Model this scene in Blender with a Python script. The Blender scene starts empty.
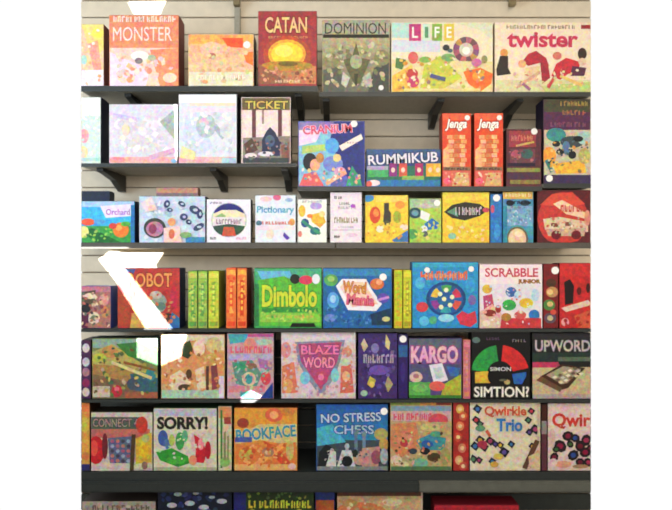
import bpy, bmesh, math, random
from mathutils import Vector, Matrix
S = bpy.context.scene
COL = S.collection
PX, CX, CY, D, F, H = 254.0, 336.0, 255.0, 2.5, 635.0, 1.45

def wx(px, y=0.0): return (px-CX)/F*(D+y)
def wz(py, y=0.0): return H+(CY-py)/F*(D+y)

def lin(h):
    if isinstance(h, str):
        h = h.lstrip('#')
        c = [int(h[i:i+2], 16)/255 for i in (0, 2, 4)]
    else: c = list(h)
    return [(v/12.92 if v <= .04045 else ((v+.055)/1.055)**2.4) for v in c]

# ---------------------------------------------------------------- materials
def principled(name, col=None, rough=.5, metal=0.0, spec=.5):
    m = bpy.data.materials.new(name); m.use_nodes = True
    b = m.node_tree.nodes['Principled BSDF']
    if col: b.inputs['Base Color'].default_value = (*lin(col), 1)
    b.inputs['Roughness'].default_value = rough
    b.inputs['Metallic'].default_value = metal
    b.inputs['Specular IOR Level'].default_value = spec
    return m, b
def noisy(name, col, rough=.5, scale=40, amt=.12, bump=.1, spec=.5):
    m, b = principled(name, col, rough, spec=spec)
    nt = m.node_tree; L = nt.links
    tc = nt.nodes.new('ShaderNodeTexCoord')
    n = nt.nodes.new('ShaderNodeTexNoise'); n.inputs['Scale'].default_value = scale; n.inputs['Detail'].default_value = 4
    r = nt.nodes.new('ShaderNodeValToRGB')
    c = lin(col)
    r.color_ramp.elements[0].color = (*[v*(1-amt) for v in c], 1); r.color_ramp.elements[0].position = .3
    r.color_ramp.elements[1].color = (*[min(1, v*(1+amt)) for v in c], 1); r.color_ramp.elements[1].position = .7
    L.new(tc.outputs['Object'], n.inputs['Vector']); L.new(n.outputs['Fac'], r.inputs['Fac']); L.new(r.outputs['Color'], b.inputs['Base Color'])
    bp = nt.nodes.new('ShaderNodeBump'); bp.inputs['Strength'].default_value = bump; bp.inputs['Distance'].default_value = .002
    L.new(n.outputs['Fac'], bp.inputs['Height']); L.new(bp.outputs['Normal'], b.inputs['Normal'])
    return m
def print_mat(name, rough, spec, ink=False):
    m, b = principled(name, None, rough, spec=spec)
    nt = m.node_tree
    a = nt.nodes.new('ShaderNodeAttribute'); a.attribute_name = 'print'
    if not ink:
        nt.links.new(a.outputs['Color'], b.inputs['Base Color']); return m
    # fine multicoloured mottle of a printed illustration
    tc = nt.nodes.new('ShaderNodeTexCoord')
    cur = a.outputs['Color']
    for sc, f in ((60, .3), (170, .26)):
        n = nt.nodes.new('ShaderNodeTexNoise'); n.inputs['Scale'].default_value = sc; n.inputs['Detail'].default_value = 1.5
        nt.links.new(tc.outputs['Object'], n.inputs['Vector'])
        hs = nt.nodes.new('ShaderNodeHueSaturation'); hs.inputs['Saturation'].default_value = 1.15
        bc = nt.nodes.new('ShaderNodeBrightContrast'); bc.inputs['Contrast'].default_value = 1.1
        nt.links.new(n.outputs['Color'], hs.inputs['Color']); nt.links.new(hs.outputs['Color'], bc.inputs['Color'])
        mx = nt.nodes.new('ShaderNodeMix'); mx.data_type = 'RGBA'; mx.blend_type = 'OVERLAY'; mx.clamp_result = True
        mx.inputs['Factor'].default_value = f
        nt.links.new(cur, mx.inputs[6]); nt.links.new(bc.outputs['Color'], mx.inputs[7]); cur = mx.outputs[2]
    nt.links.new(cur, b.inputs['Base Color'])
    return m
M_EDGE = noisy('dark_edge_enamel', '#262b2a', .4, 60, .12, .04)
M_UNDER = noisy('grey_shelf_metal', '#aca796', .5, 50, .08, .04)
M_WALLD = noisy('slatwall_dark', '#3a3e3b', .5, 25, .1, .03, .3)  # darker tone for the slats below the fourth shelf
M_PRINT = print_mat('printed_cover', .42, .3, True)
M_CARD = print_mat('box_card', .5, .3)
M_WALL = noisy('slatwall_laminate', '#e8dac2', .55, 25, .05, .03, .3)
M_GROOVE = noisy('slat_groove', '#8f806c', .7, 40, .1)
M_SHELF = noisy('dark_painted_steel', '#232827', .45, 60, .12, .05)
M_SHELFG = noisy('grey_painted_steel', '#4d4942', .45, 60, .1, .05)
M_RAIL = noisy('worn_grey_rail', '#56574f', .5, 30, .12, .05)
M_BRK = noisy('bracket_steel', '#151817', .4, 60, .1, .05)
M_UPR = noisy('upright_steel', '#a9a595', .45, 60, .08, .05)
M_STK = noisy('sticker_paper', '#f4f1ee', .6, 80, .03, .02, .2)
M_ROOM = noisy('painted_plaster', '#cfc8bb', .85, 12, .04, .1, .2)
M_FLOOR = noisy('floor_vinyl', '#5a564e', .6, 8, .15, .05)

# ---------------------------------------------------------------- mesh helpers
def link(name, bm, mats, parent=None):
    me = bpy.data.meshes.new(name); bm.to_mesh(me); bm.free()
    for m in (mats if isinstance(mats, (list, tuple)) else [mats]): me.materials.append(m)
    o = bpy.data.objects.new(name, me); COL.objects.link(o)
    if parent:
        o.parent = parent; o.matrix_parent_inverse = Matrix.Identity(4)
    return o
def add_box(bm, x0, x1, y0, y1, z0, z1, bev=0.0, mi=0):
    r = bmesh.ops.create_cube(bm, size=1)
    vs = r['verts']
    for v in vs:
        v.co = Vector(((x0+x1)/2+v.co.x*(x1-x0), (y0+y1)/2+v.co.y*(y1-y0), (z0+z1)/2+v.co.z*(z1-z0)))
    fs = list({f for v in vs for f in v.link_faces})
    for f in fs: f.material_index = mi
    if bev:
        es = list({e for v in vs for e in v.link_edges})
        for f in bmesh.ops.bevel(bm, geom=es, offset=bev, segments=2, affect='EDGES', clamp_overlap=True)['faces']: f.material_index = mi
def empty(name, loc=(0, 0, 0)):
    o = bpy.data.objects.new(name, None); COL.objects.link(o); o.location = loc; o.empty_display_size = .05
    return o

# ---------------------------------------------------------------- lettering
_tc = {}
def text_geo(s, bold):
    k = (s, bold)
    if k in _tc: return _tc[k]
    cu = bpy.data.curves.new('lettering', 'FONT'); cu.body = s; cu.size = 1; cu.offset = bold; cu.resolution_u = 3
    o = bpy.data.objects.new('lettering', cu); COL.objects.link(o)
    bpy.context.view_layer.update()
    me = bpy.data.meshes.new_from_object(o.evaluated_get(bpy.context.evaluated_depsgraph_get()))
    vs = [(v.co.x, v.co.y) for v in me.vertices]; fs = [tuple(p.vertices) for p in me.polygons]
    bpy.data.objects.remove(o); bpy.data.curves.remove(cu); bpy.data.meshes.remove(me)
    _tc[k] = (vs, fs); return _tc[k]

# ---------------------------------------------------------------- a printed surface, drawn in the plane's own units
STEP = .00012
class Art:
    def __init__(s, gain=1.0, clip=None):
        s.polys = []; s.k = 0; s.gain = gain; s.clip = clip
    def col(s, c):
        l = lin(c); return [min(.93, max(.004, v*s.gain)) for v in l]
    def add(s, pts, cols):
        if s.clip:
            x0, y0, x1, y1 = s.clip
            pts = [(min(max(x, x0), x1), min(max(y, y0), y1)) for x, y in pts]
            a = sum(pts[i][0]*pts[(i+1) % len(pts)][1]-pts[(i+1) % len(pts)][0]*pts[i][1] for i in range(len(pts)))
            if abs(a) < .02: return
        s.polys.append((pts, cols, s.k))
    def P(s, pts, c): s.k += 1; s.add(pts, [s.col(c)]*len(pts)); return s
    def R(s, x0, y0, x1, y1, c, c2=None):
        s.k += 1; a = s.col(c); b = s.col(c2) if c2 else a
        s.add([(x0, y0), (x1, y0), (x1, y1), (x0, y1)], [a, a, b, b]); return s
    def E(s, cx, cy, rx, ry, c, rot=0, n=20, a0=0, a1=360):
        s.k += 1; q = math.radians(rot); pts = []
        full = abs(a1-a0) >= 360
        for i in range(n+(0 if full else 1)):
            t = math.radians(a0+(a1-a0)*i/n); x = rx*math.cos(t); y = -ry*math.sin(t)
            pts.append((cx+x*math.cos(q)-y*math.sin(q), cy+x*math.sin(q)+y*math.cos(q)))
        if not full: pts.append((cx, cy))
        s.add(pts, [s.col(c)]*len(pts)); return s
    def arc(s, cx, cy, r0, r1, a0, a1, c, n=8, sy=1):
        s.k += 1; cc = s.col(c)
        for i in range(n):
            t0 = math.radians(a0+(a1-a0)*i/n); t1 = math.radians(a0+(a1-a0)*(i+1)/n)
            s.add([(cx+r*math.cos(t), cy-sy*r*math.sin(t)) for r, t in ((r0, t0), (r1, t0), (r1, t1), (r0, t1))], [cc]*4)
        return s
    def L(s, x0, y0, x1, y1, w, c):
        dx, dy = x1-x0, y1-y0; l = math.hypot(dx, dy) or 1; nx, ny = -dy/l*w/2, dx/l*w/2
        return s.P([(x0+nx, y0+ny), (x1+nx, y1+ny), (x1-nx, y1-ny), (x0-nx, y0-ny)], c)
    def T(s, t, x0, y0, x1, y1, c, out=None, bold=.02, slant=0, rot=0, ow=.05):
        if out: s._t(t, x0, y0, x1, y1, out, bold+ow, slant, rot, bold)
        s._t(t, x0, y0, x1, y1, c, bold, slant, rot, bold); return s
    def _t(s, t, x0, y0, x1, y1, c, bold, slant, rot, ref):
        s.k += 1
        rv, _ = text_geo(t, ref); vs, fs = text_geo(t, bold)
        if not rv: return
        ax0, ax1 = min(v[0] for v in rv), max(v[0] for v in rv); ay0, ay1 = min(v[1] for v in rv), max(v[1] for v in rv)
        q = math.radians(rot); mx, my = (x0+x1)/2, (y0+y1)/2; cc = s.col(c); W = []
        for vx, vy in vs:
            x = x0+(vx-ax0)/(ax1-ax0)*(x1-x0); y = y1-(vy-ay0)/(ay1-ay0)*(y1-y0)
            x += slant*(my-y); dx, dy = x-mx, y-my
            W.append((mx+dx*math.cos(q)-dy*math.sin(q), my+dx*math.sin(q)+dy*math.cos(q)))
        for f in fs: s.add([W[i] for i in f], [cc]*len(f))
    def B(s, x0, y0, x1, y1, n, cols, size=4, seed=1):
        r = random.Random(seed*7919+n); n = int(n*1.9); size *= .8
        for i in range(n):
            cx, cy = r.uniform(x0, x1), r.uniform(y0, y1); a = r.uniform(0, 180)
            k = r.choice((4, 5, 6, 9)); rx = size*r.uniform(.4, 1); ry = size*r.uniform(.3, .9)
            rx = min(rx, cx-x0+.6, x1-cx+.6) if x1-x0 > 2*rx else rx
            s.E(cx, cy, rx, ry, r.choice(cols), a if rx < size else 0, k)
            s.k -= .75
        s.k += 1; return s
    def W(s, x0, y0, x1, y1, n, c, seed=1):       # lettering too small to read: short uneven strokes
        r = random.Random(seed*31+n); w = (x1-x0)/n; s.k += 1; cc = s.col(c)
        for i in range(n):
            a = x0+i*w; h = (y1-y0); 
            s.add([(a+w*.1, y0+r.uniform(0, .2)*h), (a+w*.42, y0+r.uniform(0, .1)*h), (a+w*.42, y1), (a+w*.1, y1)], [cc]*4)
            if r.random() < .8:
                t = y0+r.choice((0, .4, .72))*h
                s.add([(a+w*.42, t), (a+w*.86, t), (a+w*.86, t+h*.28), (a+w*.42, t+h*.28)], [cc]*4)
            if r.random() < .6:
                s.add([(a+w*.6, y0+.2*h), (a+w*.86, y0+.2*h), (a+w*.86, y1), (a+w*.6, y1)], [cc]*4)
        return s
    def build(s, name, yf, parent, org, tilt=None):
        bm = bmesh.new(); lay = bm.loops.layers.float_color.new('print')
        for pts, cols, k in s.polys:
            vs = [bm.verts.new((wx(p[0], yf)-org[0], yf-.0006-STEP*k-org[1], wz(p[1], yf)-org[2])) for p in pts]
            try: f = bm.faces.new(vs)
            except ValueError: continue
            for l, c in zip(f.loops, cols): l[lay] = (*c, 1)
        bm.normal_update()
        for f in bm.faces:
            if f.normal.y > 0:
                f.normal_flip()
        return link(name, bm, M_PRINT, parent)

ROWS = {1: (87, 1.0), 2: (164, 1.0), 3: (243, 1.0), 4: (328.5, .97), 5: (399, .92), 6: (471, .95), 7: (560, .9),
        11: (93, 1.0), 12: (187, 1.0), 13: (184, 1.0)}  # second value dims the lower rows' colours for the weaker light there
GROUPS = {1: 'boxed games on the top shelf', 11: 'boxed games on the top shelf', 2: 'boxed games on the second shelf', 12: 'boxed games on the second shelf', 13: 'boxed games on the second shelf',
          3: 'boxed games on the third shelf', 4: 'boxed games on the fourth shelf', 5: 'boxed games on the fifth shelf', 6: 'boxed games on the sixth shelf', 7: 'boxed games on the lowest shelf'}
def game(row, x0, x1, y0, label, base, side, draw=None, t=.08, yf=0.0, stickers=(), base2=None, name='game_box', group=None, y1=None, cat='game box'):
    yb, gain = ROWS[row]
    zb = wz(yb, 0) + .0008
    if y1 is not None: zb = wz(y1, yf)
    pyb = CY-(zb-H)*F/(D+yf)
    X0, X1, Z1 = wx(x0, yf)+.0008, wx(x1, yf)-.0008, wz(y0, yf)
    org = ((X0+X1)/2, yf+t/2, zb)
    root = empty(name, org); root['label'] = label; root['category'] = cat; root['group'] = group or GROUPS[row]
    def body(nm, a, b, inset, c):
        bm = bmesh.new()
        add_box(bm, X0+inset-org[0], X1-inset-org[0], a-org[1], b-org[1], (inset if inset else 0), Z1-zb-inset, .0012 if not inset else 0)
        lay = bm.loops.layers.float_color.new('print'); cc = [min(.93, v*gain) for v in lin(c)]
        for f in bm.faces:
            for l in f.loops: l[lay] = (*cc, 1)
        return link(nm, bm, M_CARD, root)
    body('box_lid', yf, yf+t*.72, 0, side)
    body('box_base', yf+t*.72, yf+t, .0016, '#d8d2c6' if t > .12 else side)
    e = .35
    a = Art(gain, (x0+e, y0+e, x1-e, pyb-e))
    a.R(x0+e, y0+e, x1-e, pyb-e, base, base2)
    if draw: draw(a)
    a.build('cover_art', yf, root, org)
    for sx, sy, sr in stickers:
        bm = bmesh.new()
        r = bmesh.ops.create_cone(bm, cap_ends=True, segments=24, radius1=sr/PX, radius2=sr/PX*.97, depth=.0006)
        bmesh.ops.rotate(bm, verts=bm.verts, cent=(0, 0, 0), matrix=Matrix.Rotation(math.radians(90), 3, 'X'))
        bmesh.ops.translate(bm, verts=bm.verts, vec=(wx(sx, yf)-org[0], yf-.0006-STEP*(a.k+3)-org[1], wz(sy, yf)-org[2]))
        link('price_sticker', bm, M_STK, root)
    return root

# =============================================================== ROW 1
def d(a):
    a.P([(81, 24), (104, 24), (104, 50), (92, 60)], '#f2dc86').E(98, 33, 6, 5, '#f4e468').P([(88, 44), (98, 40), (102, 72), (95, 76)], '#f0a890')
    a.R(81, 70, 104, 87, '#f2e6f2').E(84, 60, 3, 5, '#b8dcd4').B(82, 30, 103, 84, 10, ['#f6d8b0', '#f3b27e', '#f8ece0', '#f0c0a0'], 3, 2)
game(1, 81.3, 104, 24, 'pale yellow and orange game box at the left end of the top shelf', '#f4cfa6', '#7a3c34', d)
def d(a):
    a.R(109, 22, 179, 48, '#ea916c').W(113, 16, 176, 22, 15, '#f8dfd2', 3)
    a.T('MONSTER', 113, 27, 172, 41, '#f8e2da', None, 0)
    a.R(110, 48, 178, 86, '#f5d3c2').P([(110, 52), (150, 70), (146, 86), (110, 86)], '#f2dcee').P([(150, 50), (178, 48), (178, 86), (160, 86)], '#f19a70')
    a.B(116, 54, 172, 82, 26, ['#f4b898', '#f8e4d8', '#efa080', '#e8c8c8', '#f5dcc0'], 5, 4).E(140, 56, 9, 5, '#faf4e8').E(139, 61, 4, 3, '#8c7a80').E(152, 58, 4, 3, '#b8c0a0').E(170, 78, 7, 5, '#f8dcc0')
game(1, 109, 179, 15, 'large orange-red game box with pale lettering, second from the left on the top shelf', '#e88a66', '#7d2f28', d, t=.1)
def d(a):
    a.R(189, 35, 253, 44, '#f0b060').R(189, 44, 253, 70, '#f0b888', '#ecc8a0').R(189, 72, 253, 87, '#e6e0c2')
    a.P([(222, 38), (243, 38), (243, 48), (228, 47)], '#ec5a34').P([(243, 52), (253, 52), (253, 66), (246, 62)], '#f08038').E(212, 50, 12, 8, '#f2c4a4').E(212, 56, 4, 3, '#c87c64')
    a.B(193, 48, 250, 82, 26, ['#e8a478', '#f0d0a0', '#d8cc98', '#f4c09c', '#e0b890'], 4, 6).W(196, 75, 246, 80, 12, '#f8f0d8', 2)
game(1, 188, 254, 34, 'amber game box with red patch and round sticker, left of the maroon sunrise box', '#edc190', '#3c2a20', d, t=.1, stickers=[(247, 45, 3.6)])
def d(a):
    a.T('CATAN', 265, 17, 307, 33, '#f2c98c', '#7c1f22', .02)
    a.W(268, 36, 308, 38.5, 14, '#d88a50', 4)
    a.E(287, 55, 24, 19, '#c05038').E(287, 54, 19, 14.5, '#f0b040').E(287, 54, 16, 11.5, '#f8d840').E(284, 51, 9, 6, '#fbe868')
    a.R(259, 66, 316, 84, '#b9774a', '#c88860').E(287, 66, 26, 5, '#b88c38').E(288, 64, 10, 2.5, '#7c6428').P([(259, 84), (259, 64), (275, 74), (290, 84)], '#9a6046').P([(316, 84), (316, 66), (300, 74), (296, 84)], '#d08458')
    a.B(262, 68, 314, 82, 16, ['#a8583a', '#d8a070', '#8c5040', '#e0a878'], 3, 8).W(275, 80, 300, 83, 9, '#f0d0a0', 4)
game(1, 258, 317, 11, 'maroon game box showing a big yellow half sun under its cream title', '#a83c40', '#5a1f1c', d, t=.085)
def d(a):
    a.R(323, 21, 389, 33, '#a9a591').T('DOMINION', 325, 23, 386, 34, '#34352c', None, 0).R(323, 34.5, 389, 38, '#25251c')
    a.R(323, 38, 389, 92, '#b9ac86', '#6e7060').P([(323, 70), (340, 66), (345, 92), (323, 92)], '#5a5c52').P([(389, 60), (374, 68), (368, 92), (389, 92)], '#484c46')
    a.E(330, 62, 8, 6, '#8f8a60').E(382, 58, 8, 8, '#8a8660')
    a.B(326, 44, 386, 86, 34, ['#a89c74', '#8c8660', '#c8bd98', '#7a7858', '#d2c6a0'], 5, 5)
    a.P([(356, 43), (360, 58), (370, 60), (366, 70), (360, 84), (354, 84), (347, 70), (343, 60), (352, 58)], '#656440').E(356, 62, 6, 7, '#a8a888').P([(354, 74), (358, 74), (357, 86), (355, 86)], '#3c3c28').P([(343, 72), (350, 78), (346, 88), (341, 84)], '#c8c8b0').P([(370, 72), (362, 78), (366, 88), (372, 84)], '#b8b8a4')
game(11, 322, 390, 20, 'olive grey game box with winged figure and dark title band, top shelf', '#b0a684', '#2c2c24', d, t=.09, stickers=[(381, 88, 2.6)])
def d(a):
    a.R(392, 23, 412, 38, '#bfe0d8').P([(455, 23), (492, 23), (492, 40), (480, 30)], '#dfe2c4').R(392, 40, 440, 52, '#d8dce8')
    for x, w, c, ch in ((409, 12, '#c63a7a', 'L'), (423, 7, '#d4ecd8', 'I'), (432, 10, '#8ab548', 'F'), (444, 10, '#e6cc50', 'E')):
        a.R(x, 24, x+w, 41, c)
        a.T(ch, x+w*.25, 27, x+w*.75, 38, '#fbf6ee' if ch != 'I' else '#5a9a70', None, .02)
    cs = ['#b85a70', '#7a4a58', '#c07078', '#6c5460', '#c89850', '#8a5078']
    for i in range(12): a.arc(466, 50, 5.5, 13, i*30, i*30+30, cs[i % 6], 3)
    a.E(466, 50, 7, 7, '#d8c8b8').E(466, 51, 4, 4, '#fbf6ea')
    a.P([(392, 60), (492, 62), (492, 92), (392, 92)], '#e9d9a0').P([(392, 76), (410, 66), (420, 92), (392, 92)], '#f0c050').P([(424, 66), (440, 56), (462, 78), (440, 91), (420, 88)], '#cfcf50').P([(463, 72), (480, 68), (493, 74), (491, 84), (480, 92), (468, 84)], '#ef7030').E(478, 77, 6, 5, '#f8a838')
    a.P([(396, 58), (406, 60), (402, 70), (395, 68)], '#5a7a4a').E(413, 58, 5, 6, '#e06a68').E(412, 74, 6, 5, '#c84848').E(413, 82, 6, 6, '#d04070').E(446, 48, 3.5, 3, '#2a3038').E(450, 51, 2.5, 2, '#5a6a78')
    a.E(425, 60, 6, 3, '#88b858').E(448, 58, 7, 4, '#78aa68').B(398, 58, 484, 89, 40, ['#e8d060', '#d8a040', '#f0e8b0', '#b8c060', '#e89868', '#f6e8c8', '#a07878'], 3.4, 7).L(430, 76, 445, 80, 4, '#58608a').R(404, 89, 480, 92, '#e8d890').E(476, 63, 5, 4, '#d070a8').E(484, 60, 3, 4, '#a09060')
game(11, 391, 493, 22, 'wide cream game box with four coloured title tiles and a spinner wheel', '#f0e4c6', '#c8b898', d, t=.07)
def d(a):
    a.W(506, 25, 575, 29, 20, '#a08a70', 8).R(581, 25, 590.5, 29, '#9c2c30').T('twister', 507, 32, 578, 47.5, '#cf3858', '#f8d8d0', .03, ow=.03)
    a.R(496, 80, 591, 92, '#dcd4a8').P([(540, 86), (591, 82), (591, 92), (545, 92)], '#c4cc80')
    a.E(504, 53, 4, 4, '#e09850').P([(500, 56), (508, 56), (508, 68), (511, 74), (497, 76), (496, 70)], '#2c2420')
    a.P([(522, 62), (528, 54), (536, 51), (546, 58), (549, 66), (540, 63), (528, 66)], '#b32a3c').E(522, 64, 4, 4, '#e8b080').P([(540, 62), (548, 64), (550, 78), (542, 84)], '#a8283a').P([(525, 68), (540, 66), (536, 80), (528, 82)], '#e8cca0')
    a.P([(551, 76), (556, 64), (566, 58), (580, 62), (578, 74), (568, 74), (560, 80)], '#cc3040').E(557, 56, 4.5, 4, '#d87868').P([(572, 66), (586, 68), (584, 76), (570, 76)], '#5c2c48').E(582, 54, 4.5, 6, '#3c2a26').E(582, 62, 4, 4, '#e8c8a8')
    a.L(516, 88, 540, 72, 3, '#d8a888').L(548, 88, 556, 74, 3, '#c84850').L(560, 76, 582, 86, 3, '#e8c870').L(530, 90, 520, 82, 3, '#9c6888').B(512, 70, 586, 88, 20, ['#e8b890', '#f0e0c0', '#d86860', '#e8d8a0', '#d8b8a8'], 2.6, 9)
game(11, 494.5, 590.7, 22, 'wide cream game box with red lowercase title over sprawling players', '#f1dfc6', '#d8c4a4', d, t=.07)

# =============================================================== ROW 2
def d(a):
    a.R(81, 97, 101, 116, '#f2f4ea').E(84, 136, 5, 7, '#f2a6a8').E(84, 152, 4, 6, '#f4d8a8').B(82, 112, 100, 160, 12, ['#dfeee8', '#f8e8e8', '#d0e4e0', '#fbf8ee'], 3.5, 3).R(81, 158, 101, 161, '#b8d8d0')
game(2, 81.3, 101, 97, 'pale mint game box cut off at the left end of the second shelf', '#d6e2dc', '#1c2438', d, t=.1)
def d(a):
    a.L(113, 115, 139, 120, 4, '#cfc2e0').B(115, 118, 172, 152, 36, ['#e6dff0', '#d8d0dc', '#f6eaf2', '#ded8d4', '#ece2ee', '#f4ecdc'], 6, 5)
    a.P([(160, 122), (174, 110), (177, 142), (170, 134)], '#a9b3b0').E(126, 130, 4, 6, '#ecd9b8').R(110, 157, 177, 163, '#f0b4ae').L(150, 158, 176, 150, 5, '#dcaecb').E(118, 160, 8, 3, '#f29a94').E(174, 161, 3, 2, '#90b8e8')
game(2, 109, 177.5, 104, 'pale lavender game box with pink base strip, below the large orange-red box', '#dcd6e2', '#1c2030', d, t=.12)
def d(a):
    a.R(179, 95, 236, 103, '#fbfafa').R(190, 103, 236, 106, '#f2dfc8').R(190, 108, 236, 112, '#f4dce8').P([(186, 116), (200, 112), (214, 152), (196, 154), (182, 140)], '#d5daee')
    a.E(206, 126, 10, 12, '#b9c4cc').L(210, 120, 224, 138, 5, '#b0bcc0').E(204, 122, 5, 4, '#e8bcd0').E(226, 130, 6, 8, '#dcdcdc').B(184, 112, 232, 154, 30, ['#e0e4f0', '#d0d8e0', '#eee4ee', '#c8d4dc', '#f0f0ea'], 4.5, 6)
    a.R(179, 157, 236, 163, '#e7b7b6').P([(182, 146), (196, 152), (194, 160), (180, 158)], '#e8e0a8').R(222, 158, 236, 163, '#b0d0dc')
game(2, 178.5, 237, 94, 'tall white game box with faint blue-grey picture, right of the lavender box', '#dfe1ea', '#20242e', d, t=.1)
def d(a):
    a.R(242, 98, 290, 110, '#6c5c3c').T('TICKET', 245, 101, 288, 109, '#d9c25c', '#3a3020', .02).R(243, 111, 289, 138, '#ecd8d4')
    for x in (252, 278): a.R(x, 110, x+4, 142, '#6a3c40')
    a.R(262, 110, 264, 124, '#a08078').P([(243, 138), (290, 136), (290, 163), (243, 163)], '#8c8078').P([(262, 140), (266, 132), (270, 127), (275, 132), (280, 142), (280, 156), (262, 156)], '#2d3350').E(270, 141, 5, 6, '#50607c').P([(244, 144), (252, 138), (258, 150), (246, 156)], '#5c4038').E(251, 156, 6, 3, '#e6d8d8').E(266, 154, 8, 2.5, '#e0d8e4').P([(281, 146), (289, 142), (289, 162), (282, 162)], '#8a5a4c').R(243, 158, 289, 163, '#3c4448').B(245, 140, 288, 160, 18, ['#5a4c48', '#98888c', '#3c3c50', '#a87868', '#607070'], 2.6, 4)
game(2, 241, 291, 97, 'dark edged game box with gold title over pillars and a navy figure, second shelf', '#e4cfc8', '#0e1210', d, t=.1)
def d(a):
    a.R(299, 122, 364, 136, '#8c7cb4').P([(299, 134), (330, 128), (346, 150), (330, 186), (299, 186)], '#88c0dc').P([(334, 122), (364, 122), (364, 186), (352, 186), (338, 160), (330, 140)], '#26327e').P([(299, 130), (322, 130), (316, 142), (299, 146)], '#e8d4ec')
    a.T('CRANIUM', 303, 125, 352, 133.5, '#dc5468', '#f0b8d4', .015, rot=-3).P([(302, 146), (330, 144), (330, 150), (302, 154)], '#b8d070').E(332, 146, 7, 8, '#58a4e4')
    a.P([(339, 146), (361, 134), (363, 139), (342, 151)], '#f4e4da').W(344, 142, 358, 143.5, 5, '#a08888', 3)
    a.E(310, 162, 7, 9, '#20202c').E(315, 165, 5, 6, '#f0a890').P([(299, 186), (304, 174), (316, 172), (324, 186)], '#e06868').E(333, 164, 10, 8, '#7888d0').E(337, 158, 4, 4, '#e8d090').E(340, 172, 6, 5, '#d8a8c8').L(326, 184, 346, 172, 4, '#f0b088').P([(352, 166), (360, 178), (362, 186), (346, 186)], '#38a070').E(320, 158, 4, 5, '#c88848').B(302, 168, 360, 185, 22, ['#f0b098', '#e88080', '#f6e4d8', '#5aa0b8', '#a070b0', '#e8c890'], 3, 3)
game(12, 298, 365, 121, 'blue and purple game box with a tilted cream price strip and a smiling child', '#5c64b8', '#1a1840', d, t=.1, stickers=[(354, 124, 3.4)])
def d(a):
    a.R(367, 149, 440, 156, '#3c5c8c').T('RUMMIKUB', 368, 153.5, 438, 163.5, '#e4e0ec', '#1c2c58', .02, rot=-3).R(367, 166, 440, 180, '#2c7058').R(367, 166, 388, 170, '#a8a0c8').R(368, 170, 388, 177, '#4cae68')
    for x, c in ((389, '#8a3078'), (399, '#d65a48'), (415, '#b02868'), (426, '#e8ac38'), (434, '#e8c048')):
        a.R(x, 163.5, x+8, 176.5, c).E(x+4, 170, 2, 2.5, '#f0d0c0')
    a.R(367, 180, 440, 187, '#2a78b0').E(374, 183, 6, 3, '#f4dce0').E(369, 184, 3, 3, '#e06858').R(402, 176, 424, 180, '#8cb858')
game(12, 366, 441, 149, 'low navy game box with white title and a row of coloured number tiles', '#2b477e', '#0e1430', d, t=.09)
def jenga(x, lab, yo):
    def d(a):
        a.R(x+1, 114, x+28, 120, '#e86440').T('Jenga', x+4, 119, x+25, 131, '#fbf2ea', '#8c2818', .03, slant=.2)
        for j in range(7):
            for i in range(3):
                a.R(x+5+i*6.2+(j % 2)*1.5, 135+j*4.6, x+10.6+i*6.2+(j % 2)*1.5, 139+j*4.6, ['#e6a06c', '#d98450', '#eab888', '#cf6f44'][(i+j*2) % 4])
        a.P([(x+1, 150), (x+6, 146), (x+8, 167), (x+1, 167)], '#f4b47c').R(x+1, 167, x+28, 170.5, '#8c6a50').W(x+3, 168, x+26, 170, 8, '#3c2418', 2)
        a.R(x+1, 171, x+28, 186, '#df6a58').P([(x+10, 186), (x+14, 173), (x+26, 173), (x+27, 186)], '#d8b078').E(x+5, 181, 4, 3, '#f0607c').B(x+3, 172, x+27, 185, 10, ['#e89078', '#f0c8a0', '#c84838', '#e8d0a8'], 2.2, int(x))
    game(12, x, x+29.3, 113, lab, '#e24c28', '#8a2414', d, t=.085, stickers=[(x+25, 118, 2.6)])
jenga(442, 'left one of two tall orange-red block tower boxes, beside the low navy box', 0)
jenga(474, 'right one of two tall orange-red block tower boxes, beside the small dark box', 0)
def d(a):
    a.R(509, 131, 536, 147, '#9a3a44').W(511, 135, 533, 141, 7, '#c87868', 6).L(516, 146, 534, 142, 2, '#c8a860').R(510, 149, 535, 163, '#6c3c48').E(516, 155, 5, 5, '#a85864').E(527, 154, 6, 5, '#3c6058').R(507, 163, 535, 166.5, '#241430').R(507, 168, 540, 172, '#8c8c48').R(507, 173, 540, 179, '#4c2c44').R(510, 180, 540, 184, '#8a7c40').B(509, 149, 536, 162, 10, ['#7c3848', '#b07070', '#50404c', '#845058'], 2.5, 2)
game(12, 506, 541.5, 129, 'small dark red game box with olive stripes, right of the tall orange-red pair', '#5a2a34', '#2c1418', d, t=.08, stickers=[(534, 131.5, 3.2)])
def d(a):
    a.R(544, 98, 590.5, 112, '#454430').R(544, 112, 590.5, 130, '#55284c').W(560, 101, 588, 106, 8, '#a88c48', 3).W(562, 110, 586, 115, 6, '#a06848', 5).W(550, 122, 586, 127, 9, '#7c4860', 7)
    a.R(544, 130, 590.5, 176, '#c8c0a0').E(556, 135, 10, 7, '#3c8a8c').E(572, 142, 12, 6, '#3c4850').E(584, 138, 7, 7, '#a8c4c0').E(549, 156, 7, 9, '#eda040').P([(552, 164), (584, 160), (586, 173), (556, 174)], '#ecb840').E(566, 148, 4, 7, '#5878a0').E(560, 152, 4, 3, '#22242c').E(572, 155, 4, 4, '#1c1c24').E(556, 144, 4, 3, '#20242c').E(578, 139, 5, 3, '#141c20').E(584, 156, 6, 8, '#b8b068').L(552, 172, 546, 160, 4, '#38807c').B(548, 140, 588, 172, 20, ['#e8c878', '#4c5c68', '#d8a048', '#30343c', '#c8c8a8', '#8c8050'], 2.8, 12)
    a.R(544, 175, 590.5, 184, '#3c2c54')
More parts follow.
